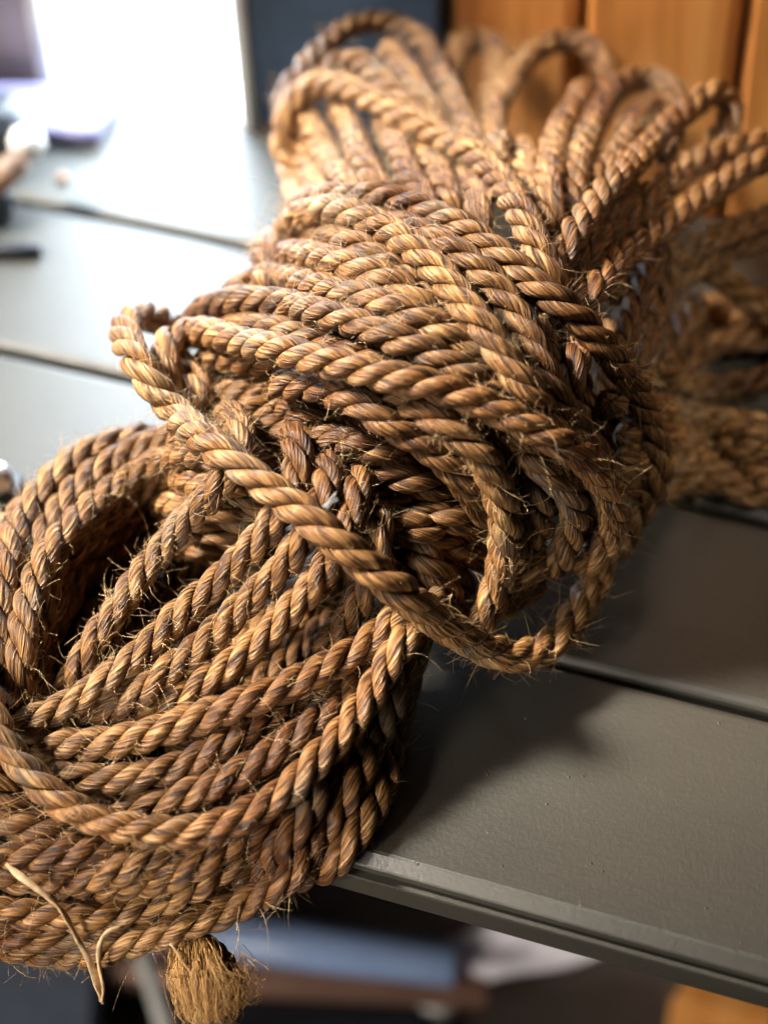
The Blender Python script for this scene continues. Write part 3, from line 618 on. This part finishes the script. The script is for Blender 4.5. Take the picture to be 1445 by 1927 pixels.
# ------------------------------------------------------------------ things on the bench, left
def lathe(name, pts, base, axis, mat, parent=None, seg=20):
    axis = np.array(axis, float); axis /= np.linalg.norm(axis); s_ = np.cross(axis, [.2, .3, .93]); s_ /= np.linalg.norm(s_); t_ = np.cross(axis, s_)
    Vv, Fc = [], []
    for r_, h in pts:
        for i in range(seg):
            a = 2*math.pi*i/seg; Vv.append(np.array(base)+axis*h+(s_*math.cos(a)+t_*math.sin(a))*r_)
    for j in range(len(pts)-1):
        for i in range(seg): Fc.append((j*seg+i, j*seg+(i+1) % seg, (j+1)*seg+(i+1) % seg, (j+1)*seg+i))
    Fc += [tuple(range(seg-1, -1, -1)), tuple((len(pts)-1)*seg+i for i in range(seg))]
    return link(name, mesh(name, Vv, Fc, True), mat, parent)
def sheet(name, corners, thick, mat, n=10, wav=.002):
    c = [np.array(q) for q in corners]; Vv, Fc = [], []
    for lay in (0, 1):
        for i in range(n+1):
            for j in range(n+1):
                a, b = i/n, j/n; p = (c[0]*(1-a)+c[1]*a)*(1-b)+(c[3]*(1-a)+c[2]*a)*b
                Vv.append(p+UP*(wav*(math.sin(a*7+b*3)+math.sin(b*9-a*2))*.5+wav+thick*lay))
    m = (n+1)**2
    for i in range(n):
        for j in range(n):
            q = i*(n+1)+j; Fc.append((q, q+1, q+n+2, q+n+1)); Fc.append((m+q, m+q+n+1, m+q+n+2, m+q+1))
    for i in range(n):
        for a, b in ((i*(n+1), (i+1)*(n+1)), ((i+1)*(n+1)+n, i*(n+1)+n), (i+1, i), (n*(n+1)+i, n*(n+1)+i+1)): Fc.append((a, b, m+b, m+a))
    return link(name, mesh(name, Vv, Fc, True), mat)
LAV = plain('lavender_plastic', (.26, .25, .44), .45)
tag(sheet('plastic_sheet', [at(-60, 255, 0), at(185, 280, 0), at(228, 205, 0), at(-60, 180, 0)], .008, LAV), 'pale lavender folded plastic sheet lying near the bright window', 'sheet')
BLK = plain('black_rubber', (.018, .022, .03), .4); STEEL = plain('worn_steel', (.62, .62, .64), .3, 1); TAN = plain('tan_handle', (.30, .17, .10), .5)
tool = tag(empty('hand_tool', tuple(at(10, 330, 0))), 'dark hand tool with brown handle and pale knob on the bench', 'tool')
p0 = at(-40, 372, .012); p1 = at(48, 292, .030)
lathe('handle', [(.003, 0), (.0065, .002), (.0075, .012), (.006, .03), (.0055, np.linalg.norm(p1-p0)-.004), (.004, np.linalg.norm(p1-p0))], p0, p1-p0, TAN, tool)
lathe('knob', [(.003, 0), (.0075, .002), (.009, .007), (.0075, .012), (.003, .0145)], at(50, 292, .024), (.2, .1, 1), WHITE, tool)
lathe('head', [(.008, 0), (.017, .003), (.019, .018), (.016, .03), (.008, .034)], at(-2, 300, .0), (0, .1, 1), BLK, tool)
lathe('ferrule', [(.006, 0), (.011, .002), (.012, .014), (.007, .018)], at(-15, 405, 0), (.1, 0, 1), BLK, tool)
tag(lathe('wood_chip', [(.001, 0), (.003, .0006), (.0034, .002), (.002, .0035)], at(118, 340, 0), (.3, .2, 1), TAN, seg=9), 'tiny brown chip on the planks beside the hand tool', 'chip')
pc = tag(empty('cable_end', tuple(at(0, 470, 0))), 'short black cable end lying on the pale planks', 'cable')
lathe('sheath', [(.0025, 0), (.0035, .002), (.0035, .03), (.0028, .034)], at(-55, 472, .0036), at(30, 470, .0036)-at(-55, 472, .0036), BLK, pc)
fit = tag(empty('metal_fitting', tuple(at(5, 945, 0))), 'small shiny steel fitting with dark base behind the open loop', 'fitting')
lathe('base', [(.008, 0), (.0125, .001), (.0125, .009), (.009, .011)], at(2, 950, 0), (0, 0, 1), BLK, fit)
lathe('cap', [(.008, .0112), (.0085, .016), (.006, .021), (.002, .0225)], at(2, 950, 0), (0, 0, 1), STEEL, fit)

# ------------------------------------------------------------------ what shows under the bench
FZ = -.42
fl = mesh('floor', [(-4, -4, FZ), (4, -4, FZ), (4, 4, FZ), (-4, 4, FZ)], [(0, 1, 2, 3)])
tag(link('floor', fl, plain('dark_floor', (.11, .085, .075), .45, noise_amt=.4, nscale=7)), kind='structure')
def box(name, corners, h, mat, parent=None):
    """corners: four points on the ground, h height"""
    c = [np.array(q) for q in corners]; m = sum(c)/4; Vv = []
    for z, k_ in ((0, 1), (h-.004, 1), (h, .985)): Vv += [m+(q-m)*k_+UP*z for q in c]
    Fc = [(3, 2, 1, 0), (8, 9, 10, 11)]
    for l_ in (0, 4):
        for i in range(4): Fc.append((l_+i, l_+(i+1) % 4, l_+4+(i+1) % 4, l_+4+i))
    return link(name, mesh(name, Vv, Fc), mat, parent)
tag(sheet('paper_card', [at(900, 1866, FZ+.03), at(1150, 1800, FZ+.05), at(1035, 1712, FZ+.05), at(825, 1790, FZ+.03)], .003, plain('white_card', (.82, .78, .86), .6), wav=.006), 'crumpled white paper card lying below the bench', 'paper')
tag(box('wooden_crate', [at(1250, 1960, FZ), at(1620, 2060, FZ), at(1660, 1880, FZ), at(1340, 1830, FZ)], .05, WOOD), 'orange brown wooden crate under the bench edge', 'crate')
BLUE_SHEEN = plain('blue_sheen_colour', (.36, .50, .86), .25, noise_amt=.2, nscale=10)  # reflected bluish sheen put into the tube's base colour
a_, b_ = at(420, 1760, FZ+.05), at(720, 1800, FZ+.05)
tag(lathe('sheen_tube', [(.009, -.06), (.013, -.057), (.0135, .05), (.012, .13), (.008, .133)], a_, b_-a_, BLUE_SHEEN), 'glossy tube with blue sheen in its colour lying under the hanging loops', 'tube')
a_, b_ = at(380, 1830, FZ+.03), at(800, 1850, FZ+.03)
tag(lathe('copper_pipe', [(.010, -.12), (.013, -.118), (.013, .16), (.010, .162)], a_, b_-a_, plain('dull_copper', (.34, .19, .14), .4, .3)), 'dull reddish brown pipe lying beside the glossy tube', 'pipe')
jar = tag(empty('small_jar', tuple(at(820, 1880, FZ))), 'small pale jar with round lid standing by the paper card', 'jar')
lathe('body', [(.012, 0), (.014, .002), (.014, .02), (.011, .026)], at(815, 1895, FZ), (0, 0, 1), WHITE, jar)
lathe('lid', [(.009, .0262), (.012, .027), (.012, .036), (.008, .040)], at(815, 1895, FZ), (0, 0, 1), STEEL, jar)
tag(box('storage_bin', [at(-260, 2050, FZ), at(190, 2090, FZ), at(200, 1880, FZ), at(-260, 1790, FZ)], .05, plain('blue_grey_plastic', (.26, .31, .42), .4)), 'blue grey plastic bin below the hanging palm strips', 'bin')
tag(box('brown_block', [at(215, 1850, FZ), at(330, 1870, FZ), at(330, 1790, FZ), at(215, 1770, FZ)], .05, plain('brown_wood', (.23, .12, .075), .5)), 'brown wooden block below the bench behind the frayed tuft', 'block')
tag(lathe('white_peg', [(.003, 0), (.006, .002), (.005, .03), (.006, .045), (.002, .05)], at(318, 1945, FZ+.04), at(296, 1878, FZ+.05)-at(318, 1945, FZ+.04), WHITE), 'white plastic peg beside the frayed tuft', 'peg')
tag(box('dark_case', [at(430, 2010, FZ), at(800, 2030, FZ), at(800, 1880, FZ), at(430, 1860, FZ)], .02, BLK), 'flat black case lying under the brown pipe', 'case')
